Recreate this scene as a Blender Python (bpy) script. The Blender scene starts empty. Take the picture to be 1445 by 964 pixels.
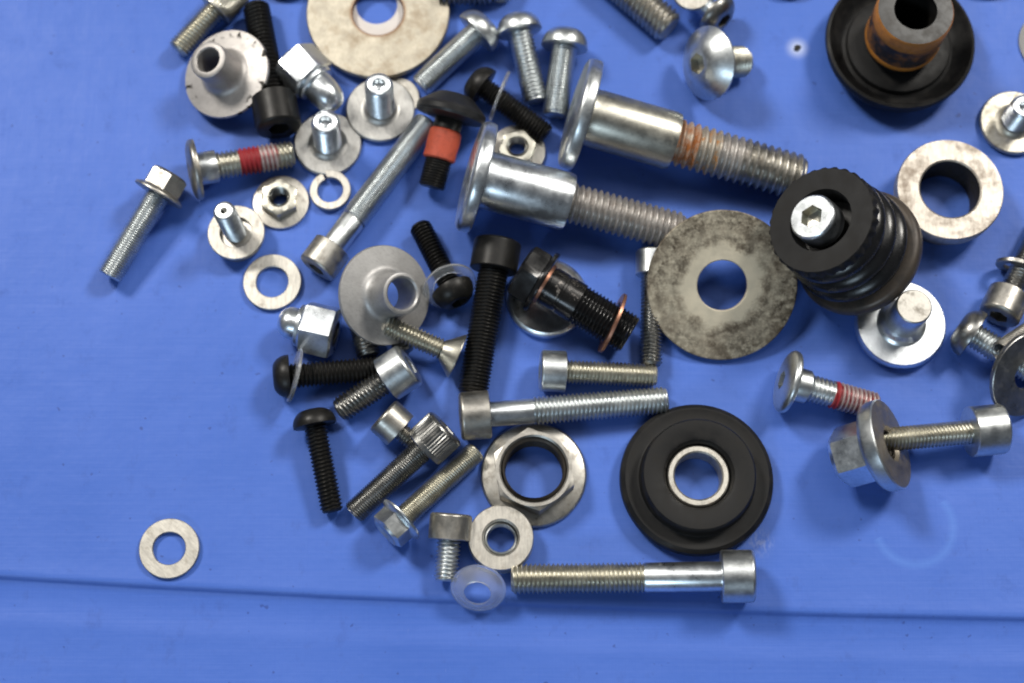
import bpy, math, random
from mathutils import Vector, Matrix
random.seed(7)
PI = math.pi
scene = bpy.context.scene
col = scene.collection

# ------------------------------------------------------------------ camera
W, H = 1445.0, 964.0
TILT = math.radians(16.0)
HFOV = math.radians(34.0)
FPX = (W / 2) / math.tan(HFOV / 2)
DIST = 0.433
CAM = Vector((0, -DIST * math.sin(TILT), DIST * math.cos(TILT)))
RIGHT = Vector((1, 0, 0)); UP = Vector((0, math.cos(TILT), math.sin(TILT)))
FWD = Vector((0, math.sin(TILT), -math.cos(TILT)))
cd = bpy.data.cameras.new('camera'); cam = bpy.data.objects.new('camera', cd); col.objects.link(cam)
cam.location = CAM; cam.rotation_euler = (TILT, 0, 0)
cd.sensor_width = 36; cd.lens = 18 / math.tan(HFOV / 2); cd.clip_start = 0.01; cd.clip_end = 20
cd.dof.use_dof = True; cd.dof.focus_distance = 0.412; cd.dof.aperture_fstop = 8.0
scene.camera = cam

# ------------------------------------------------------------------ world and lamps
world = bpy.data.worlds.new('World'); scene.world = world; world.use_nodes = True
bg = world.node_tree.nodes['Background']; bg.inputs[0].default_value = (0.80, 0.88, 1.0, 1); bg.inputs[1].default_value = 0.08
def area(name, loc, target, sx, sy, power, colr):
    ld = bpy.data.lights.new(name, 'AREA'); ld.shape = 'RECTANGLE'; ld.size = sx; ld.size_y = sy
    ld.energy = power; ld.color = colr
    o = bpy.data.objects.new(name, ld); col.objects.link(o); o.location = loc
    o.rotation_euler = (Vector(target) - Vector(loc)).to_track_quat('-Z', 'Y').to_euler()
area('ceiling_lamp_left', (-0.72, 0.66, 1.10), (0, 0, 0), 0.28, 0.28, 15.0, (1.0, 0.955, 0.88))
area('ceiling_lamp_right', (0.76, 0.66, 1.10), (0.1, 0, 0), 0.28, 0.28, 14.0, (1.0, 0.955, 0.88))
area('window_daylight', (-0.5, -1.25, 0.95), (0, 0, 0), 0.50, 0.28, 6.0, (0.66, 0.84, 1.0))
area('added_overhead_fill', (0.05, 0.50, 1.45), (0.03, 0.03, 0), 0.85, 0.45, 3.2, (1.0, 0.97, 0.93))  # broad dim lamp added overhead so flat metal faces reflect brighter

vs = scene.view_settings
vs.view_transform = 'Standard'; vs.look = 'None'; vs.gamma = 1; vs.exposure = 0.0; vs.use_curve_mapping = False
scene.render.engine = 'CYCLES'
scene.cycles.filter_width = 2.0

# ------------------------------------------------------------------ pixel -> place
def ray(px, py):
    return (RIGHT * ((px - W / 2) / FPX) + UP * (-(py - H / 2) / FPX) + FWD)
def P(px, py, z=0.0):
    d = ray(px, py); return CAM + d * ((z - CAM.z) / d.z)
def ppm(p):                       # photo pixels per metre at a point
    return FPX / (p - CAM).dot(FWD)
def view_normal(p, u, v, deg):    # a direction leaning by deg from the line of sight, towards (u, v) in the picture
    t = (CAM - p).normalized()
    side = RIGHT * u - UP * v
    side = (side - t * side.dot(t)).normalized()
    a = math.radians(deg)
    return (side * math.sin(a) + t * math.cos(a)).normalized()

# ------------------------------------------------------------------ materials
def nodes_of(name):
    m = bpy.data.materials.new(name); m.use_nodes = True
    nt = m.node_tree; b = nt.nodes['Principled BSDF']
    return m, nt, b
def N(nt, t, **kw):
    n = nt.nodes.new(t)
    for k, v in kw.items(): setattr(n, k, v)
    return n
def coords(nt, scale=(1, 1, 1)):
    tc = N(nt, 'ShaderNodeTexCoord'); oi = N(nt, 'ShaderNodeObjectInfo')
    ad = N(nt, 'ShaderNodeVectorMath', operation='ADD')
    nt.links.new(tc.outputs['Object'], ad.inputs[0]); nt.links.new(oi.outputs['Random'], ad.inputs[1])
    mp = N(nt, 'ShaderNodeMapping'); mp.inputs['Scale'].default_value = scale
    nt.links.new(ad.outputs[0], mp.inputs[0]); return mp.outputs[0]
def noise(nt, vec, scale, detail=4, rough=0.6):
    n = N(nt, 'ShaderNodeTexNoise'); n.inputs['Scale'].default_value = scale
    n.inputs['Detail'].default_value = detail; n.inputs['Roughness'].default_value = rough
    nt.links.new(vec, n.inputs['Vector']); return n.outputs['Fac']
def ramp(nt, fac, stops):
    r = N(nt, 'ShaderNodeValToRGB'); e = r.color_ramp.elements
    while len(e) > 1: e.remove(e[-1])
    e[0].position = stops[0][0]; c = stops[0][1]; e[0].color = (c, c, c, 1) if isinstance(c, (int, float)) else (*c, 1)
    for p, c in stops[1:]:
        x = e.new(p); x.color = (c, c, c, 1) if isinstance(c, (int, float)) else (*c, 1)
    nt.links.new(fac, r.inputs[0]); return r.outputs[0]
def mixc(nt, fac, a, b):
    m = N(nt, 'ShaderNodeMix', data_type='RGBA')
    nt.links.new(fac, m.inputs[0])
    for i, v in ((6, a), (7, b)):
        if isinstance(v, tuple): m.inputs[i].default_value = (*v, 1)
        else: nt.links.new(v, m.inputs[i])
    return m.outputs[2]
def metal(name, colr, rough, metallic=1.0, dirt=None, lo=0.5, hi=0.7, dscale=350, streak=None, bump=0.06, rvar=0.06, var=0.12, bscale=2200, lines=0.0, damt=1.0, spec=0.5):
    m, nt, b = nodes_of(name); L = nt.links.new
    v = coords(nt)
    n1 = noise(nt, v, 260, 5)
    dark = tuple(c * (1 - var) for c in colr); lite = tuple(min(1, c * (1 + var * 0.6)) for c in colr)
    c = ramp(nt, n1, [(0.3, dark), (0.7, lite)])
    rr = ramp(nt, n1, [(0.3, max(0.02, rough - rvar)), (0.7, rough + rvar)])
    if metallic > 0.5:                                 # fine scratches and grime
        sc = noise(nt, coords(nt, (2600, 900, 1400)), 1.0, 6, 0.75)
        c = mixc(nt, ramp(nt, sc, [(0.48, 0.0), (0.74, 0.45)]), c, tuple(x * 0.40 for x in colr))
        ra = N(nt, 'ShaderNodeMath', operation='MULTIPLY_ADD'); L(noise(nt, v, 900, 6, 0.7), ra.inputs[0]); ra.inputs[1].default_value = 0.22
        sb = N(nt, 'ShaderNodeMath', operation='SUBTRACT'); L(rr, sb.inputs[0]); sb.inputs[1].default_value = 0.11; L(sb.outputs[0], ra.inputs[2]); rr = ra.outputs[0]
    met = None
    if streak:
        s = noise(nt, coords(nt, streak), 1.0, 4, 0.65)
        c = mixc(nt, ramp(nt, s, [(0.45, 0.0), (0.70, 0.5)]), c, tuple(x * 0.45 for x in colr))
    if dirt:
        d = ramp(nt, noise(nt, v, dscale, 9, 0.72), [(lo, 0.0), (hi, damt)])
        c = mixc(nt, d, c, dirt)
        rm = N(nt, 'ShaderNodeMapRange'); L(d, rm.inputs[0]); rm.inputs[3].default_value = metallic; rm.inputs[4].default_value = metallic * 0.45
        met = rm.outputs[0]
        rr2 = N(nt, 'ShaderNodeMath', operation='MULTIPLY_ADD'); L(d, rr2.inputs[0]); rr2.inputs[1].default_value = 0.2; L(rr, rr2.inputs[2]); rr = rr2.outputs[0]
    L(c, b.inputs['Base Color']); L(rr, b.inputs['Roughness'])
    b.inputs['Specular IOR Level'].default_value = spec
    if met: L(met, b.inputs['Metallic'])
    else: b.inputs['Metallic'].default_value = metallic
    h = noise(nt, v, bscale, 4)
    if lines:                                          # turning marks round the axis
        ln = noise(nt, coords(nt, (60, 60, 5200)), 1.0, 3)
        mu = N(nt, 'ShaderNodeMath', operation='MULTIPLY_ADD'); L(ln, mu.inputs[0]); mu.inputs[1].default_value = lines; L(h, mu.inputs[2]); h = mu.outputs[0]
    bp = N(nt, 'ShaderNodeBump'); bp.inputs['Strength'].default_value = bump; bp.inputs['Distance'].default_value = 0.0001
    L(h, bp.inputs['Height']); L(bp.outputs[0], b.inputs['Normal'])
    return m
MAT = {}
MAT['zinc'] = metal('zinc_plate', (0.62, 0.65, 0.66), 0.37, dirt=(0.22, 0.20, 0.17), lo=0.58, hi=0.85, lines=1.0)
MAT['zinc_bright'] = metal('bright_zinc', (0.77, 0.81, 0.84), 0.33, dirt=(0.36, 0.35, 0.33), lo=0.62, hi=0.85, bump=0.04, lines=1.0)
MAT['zinc_yellow'] = metal('yellowed_zinc', (0.56, 0.545, 0.475), 0.38, dirt=(0.16, 0.13, 0.09), lo=0.56, hi=0.85, lines=1.2)
MAT['zinc_dull'] = metal('dull_worn_zinc', (0.44, 0.425, 0.39), 0.40, dirt=(0.13, 0.105, 0.075), lo=0.50, hi=0.80, bump=0.10, lines=0.6)
MAT['zinc_dark'] = metal('dark_zinc', (0.31, 0.31, 0.30), 0.33, dirt=(0.07, 0.06, 0.05), lo=0.52, hi=0.80, lines=1.0)
MAT['washer'] = metal('pale_washer_steel', (0.60, 0.575, 0.52), 0.46, dirt=(0.22, 0.17, 0.12), lo=0.54, hi=0.78, streak=(1300, 240, 300), bump=0.14, damt=0.8)
MAT['stained'] = metal('stained_brushed_steel', (0.55, 0.51, 0.455), 0.50, dirt=(0.20, 0.145, 0.10), lo=0.48, hi=0.66, dscale=120, streak=(1100, 260, 300), bump=0.18, damt=0.75)
MAT['grain'] = metal('coarse_brushed_steel', (0.56, 0.535, 0.46), 0.48, dirt=(0.20, 0.17, 0.12), lo=0.50, hi=0.75, dscale=250, streak=(260, 1000, 300), bump=0.18)
MAT['disc_grey'] = metal('grey_disc_steel', (0.50, 0.495, 0.475), 0.47, dirt=(0.24, 0.21, 0.17), lo=0.58, hi=0.85, streak=(900, 330, 300), bump=0.10, damt=0.7)
MAT['big_washer'] = metal('dirty_cream_washer', (0.49, 0.45, 0.37), 0.50, dirt=(0.26, 0.18, 0.10), lo=0.50, hi=0.70, dscale=90, bump=0.15, damt=0.8, var=0.25)
MAT['grimy_washer'] = metal('grimy_washer', (0.58, 0.52, 0.40), 0.55, metallic=0.6, dirt=(0.07, 0.052, 0.034), lo=0.44, hi=0.62, dscale=170, streak=(260, 900, 300), bump=0.25)
MAT['brown_face'] = metal('brown_grey_face', (0.36, 0.32, 0.265), 0.5, dirt=(0.20, 0.16, 0.12), lo=0.5, hi=0.75)
MAT['black'] = metal('black_oxide', (0.014, 0.0135, 0.013), 0.40, metallic=0.3, dirt=(0.06, 0.052, 0.04), lo=0.56, hi=0.82, dscale=900, lines=0.6, spec=0.35)
MAT['black_gloss'] = metal('glossy_black', (0.010, 0.010, 0.011), 0.20, metallic=0.2, dirt=(0.06, 0.052, 0.045), lo=0.62, hi=0.80, dscale=600, lines=0.5)
MAT['black_plastic'] = metal('black_plastic', (0.011, 0.011, 0.012), 0.42, metallic=0.0, dirt=(0.03, 0.027, 0.025), lo=0.55, hi=0.8, spec=0.4)
MAT['rubber'] = metal('black_rubber', (0.0065, 0.0065, 0.007), 0.55, metallic=0.0, dirt=(0.021, 0.019, 0.017), lo=0.46, hi=0.80, dscale=260, bump=0.15, spec=0.28)
MAT['rubber_gloss'] = metal('smooth_black_rubber', (0.009, 0.009, 0.010), 0.27, metallic=0.0, dirt=(0.03, 0.027, 0.025), lo=0.55, hi=0.85, bump=0.10, spec=0.5)
MAT['alu'] = metal('matt_aluminium', (0.43, 0.425, 0.42), 0.52, metallic=0.8, dirt=(0.30, 0.27, 0.24), lo=0.60, hi=0.85, bump=0.15, var=0.08)
MAT['red'] = metal('red_thread_lock', (0.29, 0.020, 0.026), 0.5, metallic=0.0, dirt=(0.26, 0.14, 0.13), lo=0.55, hi=0.80, dscale=900)
MAT['orange'] = metal('orange_thread_lock', (0.44, 0.068, 0.03), 0.6, metallic=0.0, dirt=(0.20, 0.035, 0.02), lo=0.48, hi=0.8, dscale=600, bump=0.5)
MAT['rust'] = metal('rusted_thread', (0.42, 0.385, 0.33), 0.52, metallic=0.7, dirt=(0.42, 0.18, 0.03), lo=0.50, hi=0.62, dscale=240)
MAT['rust_heavy'] = metal('heavily_rusted_thread', (0.46, 0.40, 0.33), 0.55, metallic=0.5, dirt=(0.30, 0.10, 0.02), lo=0.40, hi=0.58, dscale=260)
MAT['white_thread'] = metal('chalky_thread', (0.45, 0.43, 0.41), 0.45, metallic=0.8, dirt=(0.14, 0.10, 0.075), lo=0.48, hi=0.75, dscale=400)
MAT['rust_sleeve'] = metal('rusted_sleeve', (0.055, 0.05, 0.055), 0.45, metallic=0.5, dirt=(0.34, 0.13, 0.03), lo=0.46, hi=0.62, dscale=160)
MAT['rust_orange'] = metal('orange_rust', (0.52, 0.20, 0.03), 0.55, metallic=0.2, dirt=(0.16, 0.06, 0.025), lo=0.5, hi=0.75)
MAT['grey_face'] = metal('dark_grey_face', (0.085, 0.085, 0.085), 0.5, metallic=0.4, dirt=(0.05, 0.045, 0.04), lo=0.45, hi=0.7, dscale=200)
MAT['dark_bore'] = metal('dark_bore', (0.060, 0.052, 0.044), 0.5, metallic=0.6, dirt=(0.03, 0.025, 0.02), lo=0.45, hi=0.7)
MAT['brown_ring'] = metal('brown_rubber_ring', (0.085, 0.068, 0.054), 0.40, metallic=0.3, dirt=(0.025, 0.022, 0.02), lo=0.42, hi=0.7, dscale=200)
MAT['copper'] = metal('copper', (0.40, 0.20, 0.135), 0.42, dirt=(0.20, 0.08, 0.05), lo=0.55, hi=0.8)
MAT['nylon'] = metal('white_nylon', (0.66, 0.62, 0.60), 0.5, metallic=0.0, var=0.06)
def grooved(name, r, groove, crest):
    """colour left in the thread grooves, bare metal on the crests"""
    m = metal(name, crest, 0.42, metallic=0.6); nt = m.node_tree; L = nt.links.new; b = nt.nodes['Principled BSDF']
    src = b.inputs['Base Color'].links[0].from_socket
    tc = N(nt, 'ShaderNodeTexCoord'); sp = N(nt, 'ShaderNodeSeparateXYZ'); cb = N(nt, 'ShaderNodeCombineXYZ'); ln = N(nt, 'ShaderNodeVectorMath', operation='LENGTH')
    L(tc.outputs['Object'], sp.inputs[0]); L(sp.outputs[0], cb.inputs[0]); L(sp.outputs[1], cb.inputs[1]); L(cb.outputs[0], ln.inputs[0])
    rm = N(nt, 'ShaderNodeMapRange'); L(ln.outputs['Value'], rm.inputs[0]); rm.inputs[1].default_value = r * 0.985; rm.inputs[2].default_value = r * 0.90
    nz = ramp(nt, noise(nt, tc.outputs['Object'], 330, 4), [(0.36, 0.25), (0.62, 1.0)])
    mu = N(nt, 'ShaderNodeMath', operation='MULTIPLY'); L(rm.outputs[0], mu.inputs[0]); L(nz, mu.inputs[1])
    L(mixc(nt, mu.outputs[0], src, groove), b.inputs['Base Color'])
    return m
MAT['red_worn'] = grooved('worn_red_thread_lock', 0.00345, (0.27, 0.015, 0.025), (0.48, 0.40, 0.39))
m, nt, b = nodes_of('clear_plastic'); MAT['clear'] = m
b.inputs['Base Color'].default_value = (0.93, 0.95, 0.97, 1); b.inputs['Transmission Weight'].default_value = 0.88
b.inputs['Roughness'].default_value = 0.22; b.inputs['IOR'].default_value = 1.42

def tray_material():
    m, nt, b = nodes_of('blue_plastic'); L = nt.links.new
    tc = N(nt, 'ShaderNodeTexCoord'); ov = tc.outputs['Object']
    def mapped(s):
        mp = N(nt, 'ShaderNodeMapping'); mp.inputs['Scale'].default_value = s; L(ov, mp.inputs[0]); return mp.outputs[0]
    c = ramp(nt, noise(nt, mapped((11, 14, 10)), 1, 5, 0.62), [(0.30, (0.058, 0.141, 0.515)), (0.70, (0.083, 0.173, 0.585))])
    h = noise(nt, mapped((30, 1400, 30)), 1, 3); v = noise(nt, mapped((1600, 26, 30)), 1, 3)
    c = mixc(nt, ramp(nt, h, [(0.45, 0.0), (0.8, 0.18)]), c, (0.13, 0.21, 0.62))
    c = mixc(nt, ramp(nt, v, [(0.5, 0.0), (0.8, 0.22)]), c, (0.055, 0.13, 0.54))
    # rubbed grime and specks
    g = noise(nt, mapped((160, 120, 100)), 1, 8, 0.75)
    c = mixc(nt, ramp(nt, g, [(0.56, 0.0), (0.78, 0.34)]), c, (0.035, 0.06, 0.22))
    s = noise(nt, mapped((420, 420, 420)), 1, 2, 0.5)
    c = mixc(nt, ramp(nt, s, [(0.715, 0.0), (0.755, 0.55)]), c, (0.03, 0.05, 0.20))
    w = noise(nt, mapped((900, 220, 300)), 1, 5, 0.7)
    c = mixc(nt, ramp(nt, w, [(0.70, 0.0), (0.80, 0.35)]), c, (0.36, 0.42, 0.66))
    sep = N(nt, 'ShaderNodeSeparateXYZ'); L(ov, sep.inputs[0])
    def math_(op, a, bb=None, cc=None):
        n = N(nt, 'ShaderNodeMath', operation=op)
        for i, q in enumerate((a, bb, cc)):
            if q is None: continue
            if isinstance(q, (int, float)): n.inputs[i].default_value = q
            else: L(q, n.inputs[i])
        return n.outputs[0]
    def dist(p):
        n = N(nt, 'ShaderNodeVectorMath', operation='DISTANCE'); L(ov, n.inputs[0]); n.inputs[1].default_value = p; return n.outputs['Value']
    # faint pressed ring and the bleached halo round the puncture
    q = P(1290, 742); rr = 55 / ppm(q)
    d = dist(q); ring = math_('SUBTRACT', 1.0, math_('MINIMUM', math_('MULTIPLY', math_('ABSOLUTE', math_('SUBTRACT', d, rr)), 1 / 0.0016), 1.0))
    side = math_('LESS_THAN', math_('SUBTRACT', sep.outputs[1], math_('MULTIPLY', sep.outputs[0], 0.55)), q.y - 0.55 * q.x + 0.002)
    c = mixc(nt, math_('MULTIPLY', math_('MULTIPLY', ring, side), 0.40), c, (0.12, 0.26, 0.70))
    q = P(1125, 68); d = dist(q)
    halo = math_('SUBTRACT', 1.0, math_('MINIMUM', math_('MULTIPLY', d, 1 / 0.0040), 1.0))
    c = mixc(nt, math_('MULTIPLY', math_('POWER', halo, 1.6), 1.0), c, (0.62, 0.68, 0.84))
    # scuff beside the grommet
    q = P(1072, 766); d = dist(q)
    sc = math_('SUBTRACT', 1.0, math_('MINIMUM', math_('MULTIPLY', d, 1 / 0.0042), 1.0))
    c = mixc(nt, math_('MULTIPLY', sc, ramp(nt, noise(nt, mapped((1500, 600, 500)), 1, 4), [(0.45, 0.0), (0.6, 0.35)])), c, (0.42, 0.48, 0.68))
    L(c, b.inputs['Base Color'])
    L(ramp(nt, g, [(0.3, 0.42), (0.75, 0.56)]), b.inputs['Roughness'])
    b.inputs['Specular IOR Level'].default_value = 0.22
    ad = math_('ADD', math_('MULTIPLY', h, 0.6), math_('ADD', math_('MULTIPLY', v, 0.4), math_('MULTIPLY', noise(nt, mapped((45, 45, 45)), 1, 4), 8.0)))
    bp = N(nt, 'ShaderNodeBump'); bp.inputs['Strength'].default_value = 0.35; bp.inputs['Distance'].default_value = 0.00018
    L(ad, bp.inputs['Height']); L(bp.outputs[0], b.inputs['Normal'])
    return m
MAT['tray'] = tray_material()

# ------------------------------------------------------------------ mesh helpers
NS = 48
def mesh_obj(name, verts, faces, mat, parent=None, sharp=38):
    me = bpy.data.meshes.new(name); me.from_pydata(verts, [], faces); me.validate()
    me.materials.append(MAT[mat] if isinstance(mat, str) else mat)
    me.polygons.foreach_set('use_smooth', [True] * len(me.polygons))
    if sharp: me.set_sharp_from_angle(angle=math.radians(sharp))
    me.update()
    o = bpy.data.objects.new(name, me); col.objects.link(o)
    if parent: o.parent = parent
    return o
def hexr(ap, cmax=9.0, off=0.0):
    def f(t):
        a = (t + off) % (PI / 3) - PI / 6
        return min(cmax, ap / math.cos(a))
    return f
def lathe(name, prof, mat, parent=None, n=NS, closed=False, cap0=False, cap1=False, sharp=38, centre=(0, 0)):
    """prof: list of (z, r) with r a number or a function of the angle"""
    verts, faces = [], []
    for z, r in prof:
        for k in range(n):
            t = 2 * PI * k / n; q = r(t) if callable(r) else r
            zz = z(t) if callable(z) else z
            verts.append((centre[0] + q * math.cos(t), centre[1] + q * math.sin(t), zz))
    R = len(prof)
    for i in range(R if closed else R - 1):
        j = (i + 1) % R
        for k in range(n):
            k2 = (k + 1) % n
            faces.append((i * n + k, i * n + k2, j * n + k2, j * n + k))
    if cap0: faces.append(tuple(range(n - 1, -1, -1)))
    if cap1: faces.append(tuple((R - 1) * n + k for k in range(n)))
    o = mesh_obj(name, verts, faces, mat, parent, sharp)
    me = o.data
    import bmesh
    bm = bmesh.new(); bm.from_mesh(me); bmesh.ops.recalc_face_normals(bm, faces=bm.faces); bm.to_mesh(me); bm.free()
    if sharp: me.set_sharp_from_angle(angle=math.radians(sharp))
    return o
def thread_prof(z0, z1, r, pitch, zref=0.0, end_chamfer=True, n_per=7, inner=False):
    dep = 0.58 * pitch; out = []
    n = max(4, int((z1 - z0) / pitch * n_per))
    for i in range(n + 1):
        z = z0 + (z1 - z0) * i / n
        lim = r
        if end_chamfer: lim = r - max(0.0, (z - (z1 - 0.75 * pitch))) * 0.9
        def f(t, z=z, lim=lim):
            u = ((z - zref) / pitch - t / (2 * PI)) % 1.0
            tri = abs(u - 0.5) * 2                     # 0 crest .. 1 root
            d = min(1.0, max(0.0, (tri - 0.14) / 0.72)) * dep
            return (r + d - dep) if inner else max(r * 0.35, min(r - d, lim))
        out.append((z, f))
    return out
def frame(origin, axis, roll=0.0):
    z = axis.normalized()
    h = Vector((0, 0, 1)) if abs(z.z) < 0.95 else Vector((0, 1, 0))
    x = h.cross(z).normalized(); y = z.cross(x)
    return Matrix.Translation(origin) @ Matrix((x, y, z)).transposed().to_4x4() @ Matrix.Rotation(roll, 4, 'Z')
def tag(o, label, cat, group=None):
    o['label'] = label; o['category'] = cat
    if group: o['group'] = group
    return o
def thing(name, label, cat, M, group=None):
    o = bpy.data.objects.new(name, None); o.empty_display_size = 0.004; col.objects.link(o); o.matrix_world = M
    return tag(o, label, cat, group)
def tree(o):
    r = [o]
    for c in o.children: r += tree(c)
    return r
def settle(o, z=0.0, only_up=False):
    """slide a thing along its own line of sight until its lowest point is at height z"""
    M = o.matrix_world if o.parent is None else None
    Mw = o.matrix_basis
    lo = min((Mw @ v.co).z for q in tree(o) if q.type == 'MESH' for v in q.data.vertices)
    dz = z - lo
    if only_up and dz < 0: return
    loc = Mw.translation.copy(); d = (loc - CAM); d = d / d.z
    o.matrix_world = Matrix.Translation(d * dz) @ Mw

# ------------------------------------------------------------------ tray
def build_tray():
    # line of the fold in the picture: 813, 840, 859, 872 at x = 0, 482, 964, 1445
    pts = [P(-300, 793), P(0, 813), P(241, 828), P(482, 841), P(723, 851), P(964, 860), P(1205, 867), P(1445, 872), P(1750, 879)]
    cols = []
    for a, bq in zip(pts[:-1], pts[1:]):
        for i in range(6): cols.append(a.lerp(bq, i / 6))
    cols.append(pts[-1])
    prof = [(0.30, 0), (0.20, 0), (0.12, 0), (0.06, 0), (0.02, 0), (0.006, 0), (0.0032, 0.00005), (0.0017, 0.00020), (0.0006, 0.00022), (0.0, 0.0), (-0.0005, -0.0007), (-0.0011, -0.0012),
            (-0.0024, -0.0016), (-0.0055, -0.0019), (-0.0088, -0.0019), (-0.0102, -0.0017), (-0.0120, -0.00175), (-0.0145, -0.0019), (-0.02, -0.0019), (-0.04, -0.0018), (-0.09, -0.0018)]
    verts, faces = [], []
    n = len(cols)
    for dy, z in prof:
        for c in cols: verts.append((c.x, c.y + dy, z))
    for dy, z in ((-0.09, -0.006), (0.30, -0.006)):
        for c in cols: verts.append((c.x, c.y + dy, z))
    R = len(prof) + 2
    for i in range(R):
        j = (i + 1) % R
        for k in range(n - 1):
            faces.append((i * n + k, i * n + k + 1, j * n + k + 1, j * n + k))
    faces.append(tuple(i * n for i in range(R))); faces.append(tuple(i * n + n - 1 for i in range(R - 1, -1, -1)))
    o = mesh_obj('tray_floor', verts, faces, 'tray', None, 60)
    import bmesh
    bm = bmesh.new(); bm.from_mesh(o.data); bmesh.ops.recalc_face_normals(bm, faces=bm.faces); bm.to_mesh(o.data); bm.free()
    o['kind'] = 'structure'; o['label'] = 'blue plastic tray floor with a shallow fold'
build_tray()

# ------------------------------------------------------------------ fastener builders (all lengths below in photo pixels, turned into metres)
def socket_part(head, z, ap, depth, mat):
    lathe('hex_socket', [(z, hexr(ap)), (z + depth, hexr(ap)), (z + depth * 1.25, ap * 0.05)], mat, head, n=48, cap1=True, sharp=30)
def make_head(kind, root, R, hl, r, mat, s, socket_mat=None, knurl=False, sock=0.42):
    """head from z = 0 (outer end) to z = hl; returns the length used"""
    sm = socket_mat or mat
    if kind == 'socket':
        ap = R * sock; c = R * 0.09
        side = (lambda t: R * (1.0 if int(t / (2 * PI) * 168 + 0.5) % 4 < 2 else 0.965)) if knurl else R
        n = 168 if knurl else NS
        prof = [(0, hexr(ap)), (0, ap * 1.25), (0, R - c * 1.4), (c * 0.5, R - c * 0.45), (c * 1.4, R), (c * 1.5, side), (hl * 0.80, side), (hl * 0.82, R), (hl - c * 0.4, R), (hl, R - c * 0.5), (hl, r * 0.8)]
        h = lathe('head', prof, mat, root, n=n)
        socket_part(h, 0, ap, hl * 0.62, sm)
    elif kind == 'button':
        ap = R * 0.34; prof = [(hl * 0.02, hexr(ap))]
        prof.append((hl * 0.02, ap * 1.22))
        r0 = ap * 1.3
        for i in range(1, 11):
            a = i / 10 * PI / 2
            prof.append((hl * 0.86 * (1 - math.cos(a)) ** 0.9 + 0.02 * hl, r0 + (R - r0) * math.sin(a)))
        prof += [(hl * 0.97, R), (hl, R - hl * 0.06), (hl, r * 0.8)]
        h = lathe('head', prof, mat, root)
        socket_part(h, hl * 0.02, ap, hl * 0.7, sm)
    elif kind == 'hexflange':
        ap = R * 0.70; fl = 0.26 * hl; cc = ap / math.cos(PI / 6)
        prof = [(hl * 0.10, ap * 0.45), (hl * 0.10, ap * 0.62), (0.0, ap * 0.80), (0.0, ap * 0.90), (hl * 0.10, hexr(ap, cc * 0.965)), (hl * 0.14, hexr(ap)), (hl - fl, hexr(ap)), (hl - fl * 0.6, hexr(ap))]
        h = lathe('hex_head', prof, mat, root, cap0=True, sharp=28)
        lathe('flange', [(hl - fl, ap * 0.9), (hl - fl * 0.95, ap * 1.06), (hl - fl * 0.5, R * 0.97), (hl - fl * 0.3, R), (hl - fl * 0.08, R), (hl, R * 0.97), (hl, r * 0.8)], mat, root)
    elif kind == 'counter':
        ap = r * 0.62
        h = lathe('head', [(0, hexr(ap)), (0, ap * 1.25), (0, R * 0.985), (R * 0.02, R), (R * 0.05, R), (hl * 0.92, r * 1.04), (hl, r)], mat, root)
        socket_part(h, 0, ap, hl * 0.6, sm)
    elif kind == 'disc':
        ap = R * 0.27; prof = [(0, hexr(ap)), (0, ap * 1.3)]
        t = hl
        for i in range(1, 9):
            a = i / 8 * PI / 2
            prof.append((t * 0.62 * (1 - math.cos(a)), ap * 1.3 + (R - ap * 1.3) * math.sin(a) ** 0.8))
        prof += [(t * 0.80, R), (t * 0.97, R * 0.975), (t, R * 0.94), (t, r * 0.8)]
        h = lathe('head', prof, mat, root, n=60)
        socket_part(h, 0, ap, t * 0.8, sm)
    elif kind == 'wafer':
        ap = R * 0.27
        h = lathe('head', [(0, hexr(ap)), (0, ap * 1.3), (0, R * 0.46), (hl * 0.04, R * 0.52), (hl * 0.52, R * 0.95), (hl * 0.62, R), (hl * 0.80, R), (hl * 0.9, R * 0.97), (hl, R * 0.6), (hl, r * 0.8)], mat, root, n=60, sharp=14)
        socket_part(h, 0, ap, hl * 0.6, sm)
    elif kind == 'rim':
        ap = R * 0.24
        h = lathe('head', [(0, hexr(ap)), (0, ap * 1.3), (hl * 0.02, R * 0.6), (hl * 0.12, R * 0.90), (hl * 0.22, R * 0.965), (hl * 0.36, R * 0.995), (hl * 0.5, R), (hl * 0.82, R), (hl * 0.95, R * 0.985), (hl, R * 0.955), (hl, r * 0.8)], mat, root, n=72)
        socket_part(h, 0, ap, hl * 0.7, sm)
    elif kind == 'plain':
        pass
    return hl
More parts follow.
